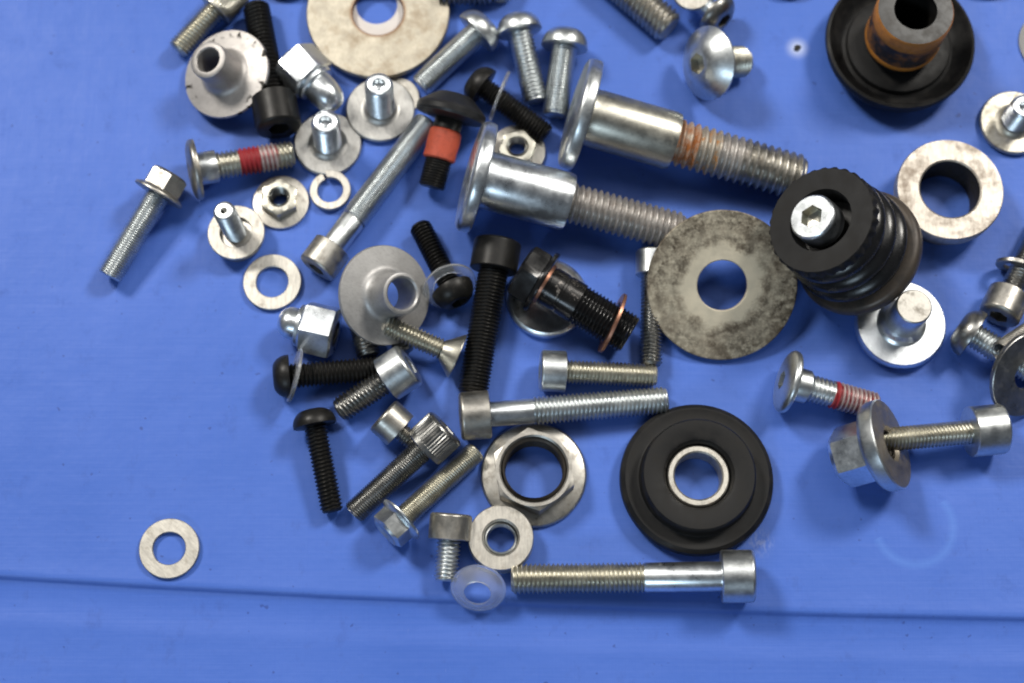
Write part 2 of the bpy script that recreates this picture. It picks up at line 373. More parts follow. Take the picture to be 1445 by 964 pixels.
def bolt(name, label, A, Bp, kind, R, r, hl, mat, zA=None, zB=None, shank=0, shank_r=None, collar=None, pitch=None, segs=None,
         roll=0.3, knurl=False, rest=True, thread_mat=None, shank_mat=None, head_mat=None, socket_mat=None, cat=None, group=None, axis=None, length=None, sock=0.42, chamfer=True):
    p0 = P(*A, 0.004); s = ppm(p0)
    Rm, rm = R / s, r / s
    zA = Rm if zA is None else zA
    zB = rm if zB is None else zB
    a3 = P(*A, zA)
    if axis is None:
        b3 = P(*Bp, zB); ax = b3 - a3; Ln = ax.length
    else:
        ax = axis; Ln = length / s
    s = ppm(a3 + ax * 0.5 if axis is None else a3)
    Rm, rm = R / s, r * 1.08 / s; hlm = hl / s
    root = thing(name, label, cat or ('screw' if 'screw' in name else 'bolt'), frame(a3, ax, roll), group)
    z = make_head(kind, root, Rm, hlm, rm, head_mat or mat, s, socket_mat, knurl, sock) if kind != 'plain' else 0.0
    if kind == 'plain': hlm = 0.0
    if collar:                                         # (length, radius)
        cl, cr = collar[0] / s, collar[1] / s
        lathe('shoulder', [(z * 0.9, cr), (z + cl * 0.06, cr * 0.985), (z + cl * 0.1, cr), (z + cl * 0.95, cr), (z + cl, cr * 0.96), (z + cl, rm * 0.8)], shank_mat or mat, root)
        z += cl
    if shank:
        sl = shank / s; sr = (shank_r or r) * 1.05 / s
        lathe('shank', [(z * 0.97, sr * 1.0), (z + sl - 0.0005, sr), (z + sl, sr * 0.95), (z + sl, rm * 0.7)], shank_mat or mat, root)
        z += sl
    pt = pitch / s if pitch else 2 * rm * 0.165
    tm = thread_mat or mat
    segs = segs or [(0.0, 1.0, tm, 'thread')]
    zs = z; zl = Ln
    for f0, f1, mt, nm in segs:
        e0 = zs + (zl - zs) * f0; e1 = zs + (zl - zs) * f1
        last = f1 >= 0.999
        fat = 1.03 if 'lock' in nm else 1.0
        if 'sleeve' in nm:
            e = e1 - e0
            lathe(nm, [(e0, rm * 1.05), (e0 + e * .06, rm * 1.17), (e0 + e * .4, rm * 1.20), (e0 + e * .7, rm * 1.16), (e0 + e * .95, rm * 1.18), (e1, rm * 1.06), (e1, rm * 0.8)], mt, root, n=40)
            continue
        pr = thread_prof(e0 - (0.0002 if f0 > 0 else 0), e1, rm * fat, pt, zs, last and chamfer)
        o = lathe(nm, pr + ([(e1, rm * 0.55)] if last else []), mt, root, n=40, cap1=last, sharp=50 if last else 0)
    bpy.context.view_layer.update()
    if rest: settle(root)
    return root
def washer_prof(R, r, t, c=0.12):
    k = t * c
    return [(0, R - k), (k, R), (t - k, R), (t, R - k), (t, r + k), (t - k, r), (k, r), (0, r + k)]
def washer(name, label, C, R, r, t, mat, z=0.0, normal=None, group=None, cat='washer', settle_z=0.0, prof=None, n=64, roll=0.0, rest=True):
    p = P(*C, z); s = ppm(p)
    pr = prof(R / s, r / s, t / s) if prof else washer_prof(R / s, r / s, t / s)
    o = lathe(name, pr, mat, None, n=n, closed=True)
    nrm = normal(p) if normal else Vector((0, 0, 1))
    o.matrix_world = frame(p, nrm, roll)
    tag(o, label, cat, group)
    bpy.context.view_layer.update()
    if rest: settle(o, settle_z)
    return o
UPZ = Vector((0, 0, 1))
MM = 0.001

# ================================================================== OBJECTS
# ---- top left
bolt('socket_head_bolt', 'short yellowed zinc bolt with a knurled head, beside the notched conical bushing', (334, -19), (250, 71), 'socket', 26, 15.5, 46, 'zinc_yellow', knurl=True)
bolt('socket_head_bolt', 'black socket head bolt lying under the rim of the notched conical bushing', (394, 182), (361, 8), 'socket', 32, 18, 50, 'black')

def cone_bushing(label, C, z, u, v, ang, R, hubr, hole, hh, mat, marks=False, rest=True, zrest=0.0):
    p = P(*C, z); s = ppm(p)
    root = thing('conical_bushing', label, 'bushing', frame(p, view_normal(p, u, v, ang)))
    R, hubr, hole, hh = R / s, hubr / s, hole / s, hh / s; t = 0.0012
    prof = [(0, R * 0.985), (t * 0.2, R), (t * 0.75, R), (t, R * 0.985)]
    fr = hubr * 1.42
    for i in range(1, 6):
        f = i / 5; prof.append((t + hh * 0.055 * f, R * 0.985 + (fr - R * 0.985) * f))
    for i in range(1, 9):
        a = i / 8 * PI / 2
        prof.append((t + hh * 0.055 + hh * 0.24 * (1 - math.cos(a)), fr + (hubr - fr) * math.sin(a)))
    prof += [(hh * 0.95, hubr * 0.98), (hh * 0.985, hubr * 0.965), (hh, hubr * 0.92), (hh, hole * 1.10), (hh - 0.0004, hole), (0.0004, hole), (0, hole * 1.05)]
    lathe('cone_body', prof, mat, root, n=72, closed=True)
    bpy.context.view_layer.update()
    if rest: settle(root, zrest)
    return root
m, nt, b = None, None, None
def marked_alu():
    m = metal('marked_aluminium', (0.44, 0.42, 0.405), 0.52, metallic=0.8, dirt=(0.30, 0.26, 0.22), lo=0.62, hi=0.85, bump=0.15, var=0.08)
    nt = m.node_tree; L = nt.links.new; b = nt.nodes['Principled BSDF']
    src = b.inputs['Base Color'].links[0].from_socket
    tc = N(nt, 'ShaderNodeTexCoord'); sp = N(nt, 'ShaderNodeSeparateXYZ'); L(tc.outputs['Object'], sp.inputs[0])
    at = N(nt, 'ShaderNodeMath', operation='ARCTAN2'); L(sp.outputs[1], at.inputs[0]); L(sp.outputs[0], at.inputs[1])
    cb = N(nt, 'ShaderNodeCombineXYZ'); L(at.outputs[0], cb.inputs[0])
    ln = N(nt, 'ShaderNodeVectorMath', operation='LENGTH'); cx = N(nt, 'ShaderNodeCombineXYZ'); L(sp.outputs[0], cx.inputs[0]); L(sp.outputs[1], cx.inputs[1]); L(cx.outputs[0], ln.inputs[0])
    sc = N(nt, 'ShaderNodeMath', operation='MULTIPLY'); L(ln.outputs['Value'], sc.inputs[0]); sc.inputs[1].default_value = 80; L(sc.outputs[0], cb.inputs[1])
    nz = noise(nt, cb.outputs[0], 5.5, 1, 0.4)
    k = ramp(nt, nz, [(0.60, 0.0), (0.64, 1.0)])
    rm = N(nt, 'ShaderNodeMapRange'); L(ln.outputs['Value'], rm.inputs[0]); rm.inputs[1].default_value = 0.0098; rm.inputs[2].default_value = 0.0108
    mu = N(nt, 'ShaderNodeMath', operation='MULTIPLY'); L(k, mu.inputs[0]); L(rm.outputs[0], mu.inputs[1])
    L(mixc(nt, mu.outputs[0], src, (0.02, 0.018, 0.016)), b.inputs['Base Color'])
    return m
MAT['alu_marked'] = marked_alu()
cone_bushing('matt grey conical bushing with dark notches round its rim, tilted over a black bolt', (322, 106), 0.003, -0.80, -0.60, 35, 65, 27, 17, 60, 'alu_marked', zrest=0.0016)

def acorn_nut(label, A, Bp, Rc, dome, hexl, mat, roll=0.2):
    p0 = P(*A, 0.005); s = ppm(p0); ap = Rc / s * math.cos(PI / 6)
    a3 = P(*A, ap); b3 = P(*Bp, ap); ax = b3 - a3; L = ax.length
    root = thing('acorn_nut', label, 'nut', frame(a3, ax, roll))
    hl = hexl / s; d = dome / s; cc = Rc / s
    lathe('hex_body', [(0, ap * 0.55), (0, ap * 0.93), (hl * 0.06, hexr(ap, cc * 0.97)), (hl * 0.10, hexr(ap)), (hl * 0.90, hexr(ap)), (hl * 0.95, hexr(ap, cc * 0.965)), (hl, ap * 0.93), (hl, ap * 0.8)], mat, root, sharp=28)
    lathe('bore', thread_prof(0, hl * 0.9, ap * 0.58, 0.001, inner=True, end_chamfer=False), 'zinc_dark', root, n=36, cap1=True, sharp=0)
    lathe('collar', [(hl, ap * 0.86), (hl + 0.0003, ap * 0.90), (hl + 0.0011, ap * 0.88), (hl + 0.0013, ap * 0.80)], mat, root, cap1=True)
    z0 = hl + 0.0012; dl = L - z0
    pr = [(z0 - 0.0005, d)]
    pr.append((z0 + dl * 0.30, d))
    for i in range(1, 9):
        a = i / 8 * PI / 2 * 0.97
        pr.append((z0 + dl * 0.30 + dl * 0.70 * math.sin(a), d * (math.cos(a) ** 0.75)))
    lathe('dome', pr, mat, root, cap1=True)
    bpy.context.view_layer.update(); settle(root); return root
acorn_nut('bright acorn nut with its dome pointing at the flange head studs', (412, 84), (477, 151), 37, 23, 47, 'zinc_bright', roll=0.14)
acorn_nut('bright acorn nut lying between the lone flat washer and the white ringed black screw', (474, 471), (393, 452), 39, 23, 48, 'zinc_bright', roll=0.12)

washer('nylon_washer', 'white nylon washer seen through the hole of the rust stained large washer', (532, 10), 72, 29, 8, 'nylon', prof=lambda R, r, t: washer_prof(R, r, t, 0.3))
bigw = washer('large_washer', 'large cream washer with brown stains and a rusty hole edge', (534, 21), 100, 35.5, 10, 'big_washer', settle_z=0.0018, n=96)
def hole_rust(o, r):
    m = bpy.data.materials['dirty_cream_washer']; nt = m.node_tree; L = nt.links.new; b = nt.nodes['Principled BSDF']
    src = b.inputs['Base Color'].links[0].from_socket
    tc = N(nt, 'ShaderNodeTexCoord'); ln = N(nt, 'ShaderNodeVectorMath', operation='LENGTH'); L(tc.outputs['Object'], ln.inputs[0])
    rm = N(nt, 'ShaderNodeMapRange'); L(ln.outputs['Value'], rm.inputs[0]); rm.inputs[1].default_value = r * 1.20; rm.inputs[2].default_value = r * 1.02
    L(mixc(nt, rm.outputs[0], src, (0.22, 0.10, 0.04)), b.inputs['Base Color'])
hole_rust(bigw, 35.5 / ppm(P(534, 21)))

# ---- flange head studs standing on their heads
def stud(label, C, R, r, top, mat_disc, mat_stud, t=10, lean=(0, 0), hexhole=True, group=None, tip=0.45):
    p = P(*C, 0); s = ppm(p)
    root = thing('flange_head_stud', label, 'stud', frame(p, Vector((lean[0], lean[1], 1)), 0.3), group)
    R, r, t = R / s, r / s, t / s
    # height of the stud from the picture height of its top above the middle of the disc
    d = (p - CAM).normalized(); L = top / s / math.sqrt(max(0.02, 1 - d.z * d.z))
    lathe('flange', [(0, R * 0.5), (0, R * 0.90), (t * 0.25, R * 0.975), (t * 0.55, R), (t * 0.85, R * 0.985), (t, R * 0.95), (t * 1.02, R * 0.6), (t * 1.0, r * 0.9)], mat_disc, root, n=72, cap0=True)
    lathe('fillet', [(t * 0.95, r * 1.5), (t * 1.08, r * 1.28), (t * 1.3, r * 1.1), (t * 1.6, r * 1.0)], mat_disc, root)
    if hexhole:
        pr = [(t * 1.2, r * 0.92)] + thread_prof(t * 1.5, L, r, 2 * r * 0.16, end_chamfer=True) + [(L, r * 0.66), (L, r * tip)]
        th = lathe('thread', pr, mat_stud, root, n=40, sharp=55)
        lathe('recess', [(L, r * tip), (L - r * 0.6, r * tip * 0.8), (L - r * 0.7, r * 0.05)], mat_stud, th, n=40, cap1=True)
    else:
        lathe('stem', [(t * 0.9, r * 1.05), (t * 1.6, r * 1.0), (L - r * 0.12, r * 0.985), (L - r * 0.05, r * 0.96)], mat_disc, root)
        lathe('end_face', [(L - r * 0.05, r * 0.96), (L, r * 0.90)], mat_stud, root, cap1=True)
    return root
stud('grey flange head stud standing upright next to the red ringed shoulder bolt thread', (463, 206), 48, 20, 34, 'disc_grey', 'zinc_bright', lean=(0.06, 0))
stud('grey flange head stud standing upright against the rim of the stained large washer', (537, 158), 49, 19.5, 38, 'disc_grey', 'zinc_bright', lean=(0.05, 0))
stud('yellowish flange head stud standing upright near the thick pale spacer ring', (1428, 176), 48, 19.5, 30, 'grain', 'zinc_bright')
stud('bright flange head stud with a plain brown topped stem under the bellows bushing', (1267, 462), 64, 25, 36, 'zinc_bright', 'zinc_dull', t=22, hexhole=False)

# ---- zinc button head bolts at the top
bolt('button_head_bolt', 'zinc button head bolt pointing its tip at the large stained washer', (690, 30), (594, 121), 'button', 34, 16.5, 26, 'zinc', pitch=4.2)
bolt('button_head_bolt', 'zinc button head bolt with clear threads above the black screw', (728, 21), (756, 143), 'button', 32, 16.5, 27, 'zinc')
bolt('button_head_bolt', 'zinc button head bolt beside the flange of the rusty shoulder bolt', (800, 42), (783, 163), 'button', 33, 17, 27, 'zinc', pitch=4.2)
bolt('button_head_screw', 'black button head screw with a clear washer, between zinc bolts and flange nut', (664, 110), (772, 190), 'button', 29, 14.5, 24, 'black')
washer('plastic_washer', 'clear thin plastic washer round the black screw near the zinc button head bolts', (703, 135), 37, 16, 4, 'clear', z=0.006, normal=lambda p: (P(772, 190, 0.003) - P(664, 110, 0.006)).normalized() + Vector((0.1, 0.25, 0.0)))

# black wafer head screw with the red sleeve
bolt('wafer_head_screw', 'black wafer head screw with orange red thread lock sleeve', (643, 134), (609, 264), 'wafer', 50, 18, 36, 'black_plastic', collar=(16, 20),
     segs=[(0.0, 0.52, 'orange', 'thread_lock_sleeve'), (0.52, 1.0, 'black', 'thread')], shank_mat='black', pitch=4)
bolt('socket_head_bolt', 'long zinc socket bolt leaning up to the black wafer head screw', (446, 380), (603, 172), 'socket', 28, 17.5, 40, 'zinc', shank=50, shank_r=16.5, pitch=3.6, zB=0.0035, head_mat='zinc_dull')

# ---- left group
bolt('flanged_shoulder_bolt', 'zinc shoulder bolt with a solid bright red thread lock band, beside the small flange nut', (266, 241), (414, 217), 'disc', 43, 18, 14, 'zinc', collar=(26, 23),
     segs=[(0.0, 0.30, 'zinc_yellow', 'thread'), (0.30, 0.56, 'red', 'thread_lock'), (0.56, 0.78, 'red_worn', 'thread_lock'), (0.78, 1.0, 'zinc_yellow', 'thread')], head_mat='zinc_dull')
bolt('hex_flange_bolt', 'zinc hex flange bolt lying with its head beside the red banded shoulder bolt', (241, 245), (154, 390), 'hexflange', 37, 16.5, 36, 'zinc_dull', pitch=3.6, thread_mat='zinc', roll=0.1)
def flange_nut(label, C, R, hexc, hole, h, flt, mat, z=0.0, normal=None, name='flange_nut', roll=0.3, rest=True, bore_mat='zinc_dark', flange_mat=None, topc=0.97, flat=False):
    p = P(*C, z); s = ppm(p); R, hexc, hole, h, flt = R / s, hexc / s, hole / s, h / s, flt / s
    ap = hexc * math.cos(PI / 6)
    root = thing(name, label, 'nut', frame(p, normal(p) if normal else UPZ, roll))
    lathe('flange', [(0, hole * 1.02), (0, R * 0.97), (flt * 0.25, R), (flt * 0.6, R), (flt * 0.9, R * 0.975)] + ([(flt, R * 0.95), (flt * 1.04, ap * 0.9)] if flat else [(flt * 1.25, ap * 1.10), (flt * 1.35, ap * 0.9)]), flange_mat or mat, root, n=72)
    lathe('hex_body', [(flt, hexr(ap)), (h * 0.90, hexr(ap)), (h * 0.95, hexr(ap, hexc * topc)), (h, ap * 0.93), (h, hole * 1.15), (h - hole * 0.12, hole)], mat, root, sharp=26)
    lathe('bore', thread_prof(0, h - hole * 0.1, hole, max(0.0009, hole * 0.22), inner=True, end_chamfer=False), bore_mat, root, n=40, sharp=0)
    bpy.context.view_layer.update()
    if rest: settle(root)
    return root
flange_nut('small zinc flange nut lying flat between the red bolt and the split washer', (397, 287), 40, 28, 13.5, 26, 6, 'zinc_yellow', flange_mat='washer', roll=0.5)
# bolt standing on its head with a washer round it
def standing_bolt():
    C = (337, 337); p = P(*C, 0); s = ppm(p)
    root = thing('socket_head_bolt', 'zinc bolt standing upright on its head through a flat washer', 'bolt', frame(p, Vector((-0.05, 0.05, 1)), 0))
    R, r, hl = 36 / s, 15.5 / s, 22 / s
    lathe('head', [(0, R * 0.6), (0, R * 0.92), (hl * 0.12, R), (hl * 0.95, R), (hl, R * 0.97), (hl, r * 0.8)], 'zinc_dull', root, cap0=True)
    L = hl + 78 / s
    th = lathe('thread', thread_prof(hl * 0.98, L, r, 2 * r * 0.16) + [(L, r * 0.66), (L, r * 0.3)], 'zinc', root, n=40, sharp=55)
    lathe('recess', [(L, r * 0.3), (L - r * 0.4, r * 0.05)], 'zinc_dark', th, n=40, cap1=True)
    washer('flat_washer', 'pale flat washer threaded on the upright standing bolt', (334, 330), 40, 22.5, 7, 'washer', z=hl, settle_z=hl + 0.00005)
standing_bolt()
def spring_washer(label, C, R, r, t, mat, gap_deg, z=0.0):
    p = P(*C, z); s = ppm(p); R, r, t = R / s, r / s, t / s
    verts, faces = [], []; n = 56; a0 = math.radians(gap_deg)
    for k in range(n + 1):
        a = a0 + math.radians(5) + (2 * PI - math.radians(10)) * k / n
        dz = t * 0.55 * k / n
        for (rr, zz) in ((R - t * .1, 0), (R, t * .12), (R, t * .88), (R - t * .1, t), (r + t * .1, t), (r, t * .88), (r, t * .12), (r + t * .1, 0)):
            verts.append((rr * math.cos(a), rr * math.sin(a), zz + dz))
    for k in range(n):
        for i in range(8):
            j = (i + 1) % 8
            faces.append((k * 8 + i, k * 8 + j, (k + 1) * 8 + j, (k + 1) * 8 + i))
    faces.append(tuple(range(8))); faces.append(tuple(n * 8 + i for i in range(7, -1, -1)))
    o = mesh_obj('spring_washer', verts, faces, mat)
    o.matrix_world = frame(p, UPZ); tag(o, label, 'washer'); return o
spring_washer('split spring washer tucked beside the upright stud and small flange nut', (467, 272), 29, 18, 9, 'washer', 110)
washer('flat_washer', 'pale flat washer lying flat just above the acorn nut', (385, 400), 41, 22.5, 8, 'washer')
washer('flat_washer', 'pale flat washer lying alone next to the fold of the tray', (240, 775), 42.5, 23, 8, 'washer', roll=0.8)

# ---- centre left
cone_bushing('clean matt grey conical bushing with a countersunk screw resting on its rim', (541, 417), 0.006, 1.0, -0.10, 27, 70, 30, 22, 58, 'alu', zrest=0.0035)
bolt('button_head_screw', 'black button head screw with a clear washer, beside the clean conical bushing', (648, 428), (592, 318), 'button', 30, 15, 26, 'black')
washer('plastic_washer', 'clear dished plastic washer hanging on the screw beside the clean conical bushing', (634, 402), 38, 24, 5, 'clear', z=0.006, normal=lambda p: view_normal(p, 0.35, 0.8, 42))
bolt('socket_head_bolt', 'long black socket head bolt standing out between the clear washer and drain bolt', (703, 340), (667, 556), 'socket', 34, 20, 44, 'black', pitch=5.2)
bolt('countersunk_screw', 'zinc countersunk screw with its thread resting on the clean conical bushing', (646, 503), (544, 458), 'counter', 33, 14, 24, 'zinc_yellow', zB=0.0094, rest=False, pitch=5.4)
bolt('button_head_screw', 'dark screw tip poking out below the clean conical bushing', (500, 420), (521, 503), 'plain', 16, 16, 10, 'zinc_dark', zA=0.0032, zB=0.0032)
bolt('button_head_screw', 'black button head screw carrying a white plastic washer behind its head', (385, 533), (548, 519), 'button', 30.5, 16.5, 24, 'black')
washer('plastic_washer', 'milky thin plastic washer standing on the black screw beside the acorn nut', (418, 530), 39, 17, 4.5, 'clear', z=0.0062, normal=lambda p: Vector((-1, 0.16, 0.30)))
bolt('socket_head_bolt', 'stout zinc socket bolt lying across the thread of a black screw', (579, 514), (478, 580), 'socket', 33, 17.5, 41, 'zinc_dark', head_mat='zinc', zA=0.0085)
bolt('button_head_screw', 'black button head screw lying apart below the stout zinc socket bolt', (440, 578), (469, 722), 'button', 31, 15, 24, 'black', pitch=5.6)
bolt('socket_head_bolt', 'small dull socket screw with its thread under the knurled head', (540, 585), (592, 632), 'socket', 28, 12.5, 34, 'zinc_dull', zA=0.0054, zB=0.0025)
bolt('socket_head_bolt', 'dark zinc socket bolt with a knurled head, lying between two hex and socket bolts', (630, 603), (499, 724), 'socket', 32, 16.5, 44, 'zinc_dark', knurl=True, zA=0.0100, pitch=3.6)
bolt('hex_flange_bolt', 'zinc hex flange bolt lying parallel to the knurled bolt', (544, 753), (672, 637), 'hexflange', 36, 15, 32, 'zinc', pitch=3.6, thread_mat='zinc_yellow', roll=0.25)
bolt('socket_head_bolt', 'short dull socket screw pointing at the clear cup washer', (637, 725), (629, 820), 'socket', 30, 16, 37, 'zinc_dull', thread_mat='zinc')

# ---- centre
bolt('flanged_shoulder_bolt', 'big shoulder bolt with orange rust on its thread', (805, 157), (1131, 252), 'rim', 79, 31, 25, 'zinc', collar=(128, 41), shank_mat='zinc_yellow',
     segs=[(0.0, 0.17, 'rust_heavy', 'rusty_thread'), (0.17, 0.33, 'rust', 'rusty_thread'), (0.33, 0.55, 'white_thread', 'thread'), (0.50, 1.0, 'zinc_dull', 'thread')], pitch=10.8)
flange_nut('pale flange nut half hidden behind the clean shoulder bolt', (730, 215), 40, 27, 14, 22, 6, 'zinc_yellow', flange_mat='washer', roll=0.2)
bolt('flanged_shoulder_bolt', 'big shoulder bolt with clean grey thread reaching under the grimy washer', (658, 246), (962, 329), 'rim', 79, 26.5, 25, 'zinc_bright', collar=(125, 41), thread_mat='white_thread', pitch=9.0)
def dished(R, r, t):
    return [(t * .3, R * 0.985), (0, R * 0.96), (0, r), (t * 0.5, r), (t * 0.7, r * 1.5), (t * 0.75, R * 0.78), (t, R * 0.90), (t * 0.85, R * 0.97), (t * 0.6, R)]
washer('dished_washer', 'shiny dished steel disc under the black drain bolt', (772, 424), 58, 14, 16, 'zinc_bright', prof=dished, cat='disc')
def drain_bolt():
    A, Bp = (734, 380), (889, 473)
    p0 = P(*A, 0.006); s = ppm(p0)
    zA, zB = 0.0118, 0.0085
    a3, b3 = P(*A, zA), P(*Bp, zB); ax = b3 - a3; L = ax.length; s = ppm((a3 + b3) / 2)
    root = thing('drain_bolt', 'glossy black hex drain bolt with a scratched shank', 'bolt', frame(a3, ax, 0.75))
    cc = 44 / s; ap = cc * math.cos(PI / 6); r = 29.5 / s; hl = 32 / s
    lathe('hex_head', [(0.0005, ap * 0.4), (0.0005, ap * 0.7), (0, ap * 0.9), (hl * 0.12, hexr(ap, cc * 0.96)), (hl * 0.18, hexr(ap)), (hl * 0.85, hexr(ap)), (hl * 0.95, hexr(ap, cc * 0.96)), (hl, ap * 0.9)], 'black_gloss', root, cap0=True, sharp=26)
    F = 47 / s
    lathe('flange', [(hl * 0.97, ap * 0.9), (hl, F * 0.98), (hl + 1.5 / s, F), (hl + 6 / s, F), (hl + 7 / s, F * 0.97), (hl + 7 / s, r * 0.9)], 'black_gloss', root)
    z = hl + 7 / s; sl = 56 / s
    m = metal('scratched_black', (0.025, 0.024, 0.024), 0.25, metallic=0.6, dirt=(0.20, 0.18, 0.165), lo=0.58, hi=0.63, dscale=420)
    lathe('shank', [(z * 0.98, r * 0.96), (z + sl * 0.12, r * 0.96), (z + sl * 0.14, r), (z + sl * 0.48, r), (z + sl * 0.5, r * 0.965), (z + sl * 0.56, r * 0.965), (z + sl * 0.58, r), (z + sl, r)], m, root)
    lathe('copper_ring', [(z - 0.0002, r * 0.98), (z, r * 1.03), (z + 0.0007, r * 1.03), (z + 0.0008, r * 0.95)], 'copper', root)
    lathe('thread', thread_prof(z + sl, L, r, 5.7 / s) + [(L, r * 0.7)], 'black_gloss', root, n=44, cap1=True, sharp=55)
    o = lathe('copper_washer', washer_prof(45 / s, 31.5 / s, 5 / s), 'copper', None, n=64, closed=True)
    c3 = P(862, 455, 0.0085)
    o.matrix_world = frame(c3, (ax.normalized() + Vector((0.0, 0.16, -0.05)))); tag(o, 'thin copper crush washer hanging on the black drain bolt thread', 'washer')
    bpy.context.view_layer.update(); settle(o)
drain_bolt()
bolt('socket_head_bolt', 'zinc socket bolt with its head under the grimy large washer', (920, 354), (919, 516), 'socket', 23, 14.5, 36, 'zinc_dark', head_mat='zinc')
washer('large_washer', 'large grimy washer leaning on the clean shoulder bolt thread', (1018, 402), 106, 35.5, 11, 'grimy_washer', z=0.008, normal=lambda p: view_normal(p, 0.5, 0.35, 9), n=96)
def grimy_zones(r0, r1):
    m = bpy.data.materials['grimy_washer']; nt = m.node_tree; L = nt.links.new; b = nt.nodes['Principled BSDF']
    src = b.inputs['Base Color'].links[0].from_socket
    tc = N(nt, 'ShaderNodeTexCoord'); ln = N(nt, 'ShaderNodeVectorMath', operation='LENGTH'); L(tc.outputs['Object'], ln.inputs[0])
    nz = noise(nt, tc.outputs['Object'], 95, 8, 0.8)
    ad = N(nt, 'ShaderNodeMath', operation='MULTIPLY_ADD'); L(nz, ad.inputs[0]); ad.inputs[1].default_value = 0.011; L(ln.outputs['Value'], ad.inputs[2])
    rm = N(nt, 'ShaderNodeMapRange'); L(ad.outputs[0], rm.inputs[0]); rm.inputs[1].default_value = r0 + 0.0055; rm.inputs[2].default_value = r1 + 0.0055
    zone = ramp(nt, rm.outputs[0], [(0.0, 0.95), (0.26, 0.8), (0.40, 0.0), (0.52, 0.5), (0.62, 0.0), (0.84, 0.3), (1.0, 0.0)])
    band = ramp(nt, rm.outputs[0], [(0.28, 0.0), (0.46, 0.9), (0.60, 0.4), (0.76, 1.0), (0.90, 0.7), (1.0, 1.0)])
    c = mixc(nt, zone, src, (0.62, 0.565, 0.44)); fine = ramp(nt, noise(nt, tc.outputs['Object'], 700, 6, 0.75), [(0.36, 0.0), (0.56, 1.0)])
    smudge = ramp(nt, noise(nt, tc.outputs['Object'], 75, 5, 0.65), [(0.40, 0.45), (0.58, 1.0)])
    sm = N(nt, 'ShaderNodeMath', operation='MULTIPLY'); L(fine, sm.inputs[0]); L(smudge, sm.inputs[1]); fine = sm.outputs[0]
    mu = N(nt, 'ShaderNodeMath', operation='MULTIPLY'); L(band, mu.inputs[0]); L(fine, mu.inputs[1])
    L(mixc(nt, mu.outputs[0], c, (0.05, 0.037, 0.024)), b.inputs['Base Color'])
grimy_zones(35.5 / ppm(P(1018, 402)), 106 / ppm(P(1018, 402)))
bolt('socket_head_bolt', 'short yellowed socket bolt lying just below the drain bolt', (762, 523), (926, 530), 'socket', 29, 15.5, 36, 'zinc_yellow', head_mat='zinc', pitch=5.4)
bolt('socket_head_bolt', 'long zinc socket bolt with a plain shank under the short yellowed socket bolt', (649, 588), (941, 565), 'socket', 34, 18.5, 42, 'zinc', head_mat='zinc_dull', shank=62, shank_r=17, shank_mat='zinc_bright', pitch=6.0)
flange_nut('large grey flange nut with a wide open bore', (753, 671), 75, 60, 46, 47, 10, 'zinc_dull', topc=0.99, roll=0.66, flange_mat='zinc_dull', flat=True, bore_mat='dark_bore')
bolt('socket_head_bolt', 'long zinc socket bolt lying along the fold of the tray', (1065, 813), (722, 817), 'socket', 37, 20, 47, 'zinc', shank=108, shank_r=20, shank_mat='zinc_bright', pitch=6.4, thread_mat='zinc_yellow')
def round_nut():
    p = P(707, 764); s = ppm(p); R, r, h = 46 / s, 23 / s, 0.0058
    root = thing('round_nut', 'pale round threaded nut touching the large flange nut and the clear cup washer', 'nut', frame(p, UPZ))
    lathe('body', [(0, r), (0, R * 0.97), (h * .06, R), (h * .93, R), (h, R * 0.97), (h, r * 1.16), (h - r * .14, r * 1.02)], 'washer', root, n=72)
    lathe('bore', thread_prof(0, h - r * .12, r, 0.0011, inner=True, end_chamfer=False), 'zinc', root, n=44, sharp=0)
round_nut()
def cup(R, r, t):
    q = [(0, r), (t * 0.12, r * 1.35), (t * .45, R * 0.80), (t * .85, R * 0.93), (t * .93, R), (t * 1.05, R * 0.985), (t * 1.05, R * 0.88), (t * .62, R * 0.74), (t * .30, r * 1.25), (t * .2, r)]
    return [(1.05 * t - z, rr) for z, rr in q]
washer('plastic_washer', 'clear plastic cup washer lying by the fold next to the round nut', (675, 829), 39, 19, 14, 'clear', z=0.002, normal=lambda p: view_normal(p, -0.15, 0.9, 36), prof=cup)
def grommet():
    p = P(981, 680); s = ppm(p); k = 1 / s
    root = thing('rubber_grommet', 'black rubber grommet with a bright steel sleeve in its hole', 'grommet', frame(p, UPZ))
    R, R2, rr = 108 * k, 80 * k, 44 * k; h1, h2 = 0.0052, 0.0098
    pr = [(0, rr), (0, R * 0.95), (h1 * .15, R * 0.985), (h1 * .5, R), (h1 * .82, R * 0.985), (h1, R * 0.93), (h1 * 1.0, R * 0.90), (h1 * 0.88, R2 * 1.06), (h1 * 0.92, R2 * 1.02), (h1 * 1.1, R2), (h2 * .95, R2 * 0.985), (h2, R2 * 0.955),
          (h2, rr * 1.22), (h2 * 0.97, rr * 1.12), (h2 * .85, rr * 1.04), (h2 * .4, rr)]
    lathe('rubber_body', pr, 'rubber', root, n=96, closed=True)
    lathe('steel_sleeve', washer_prof(43.5 * k, 33 * k, h2 * 0.80, 0.05), 'washer', root, n=72, closed=True)
grommet()

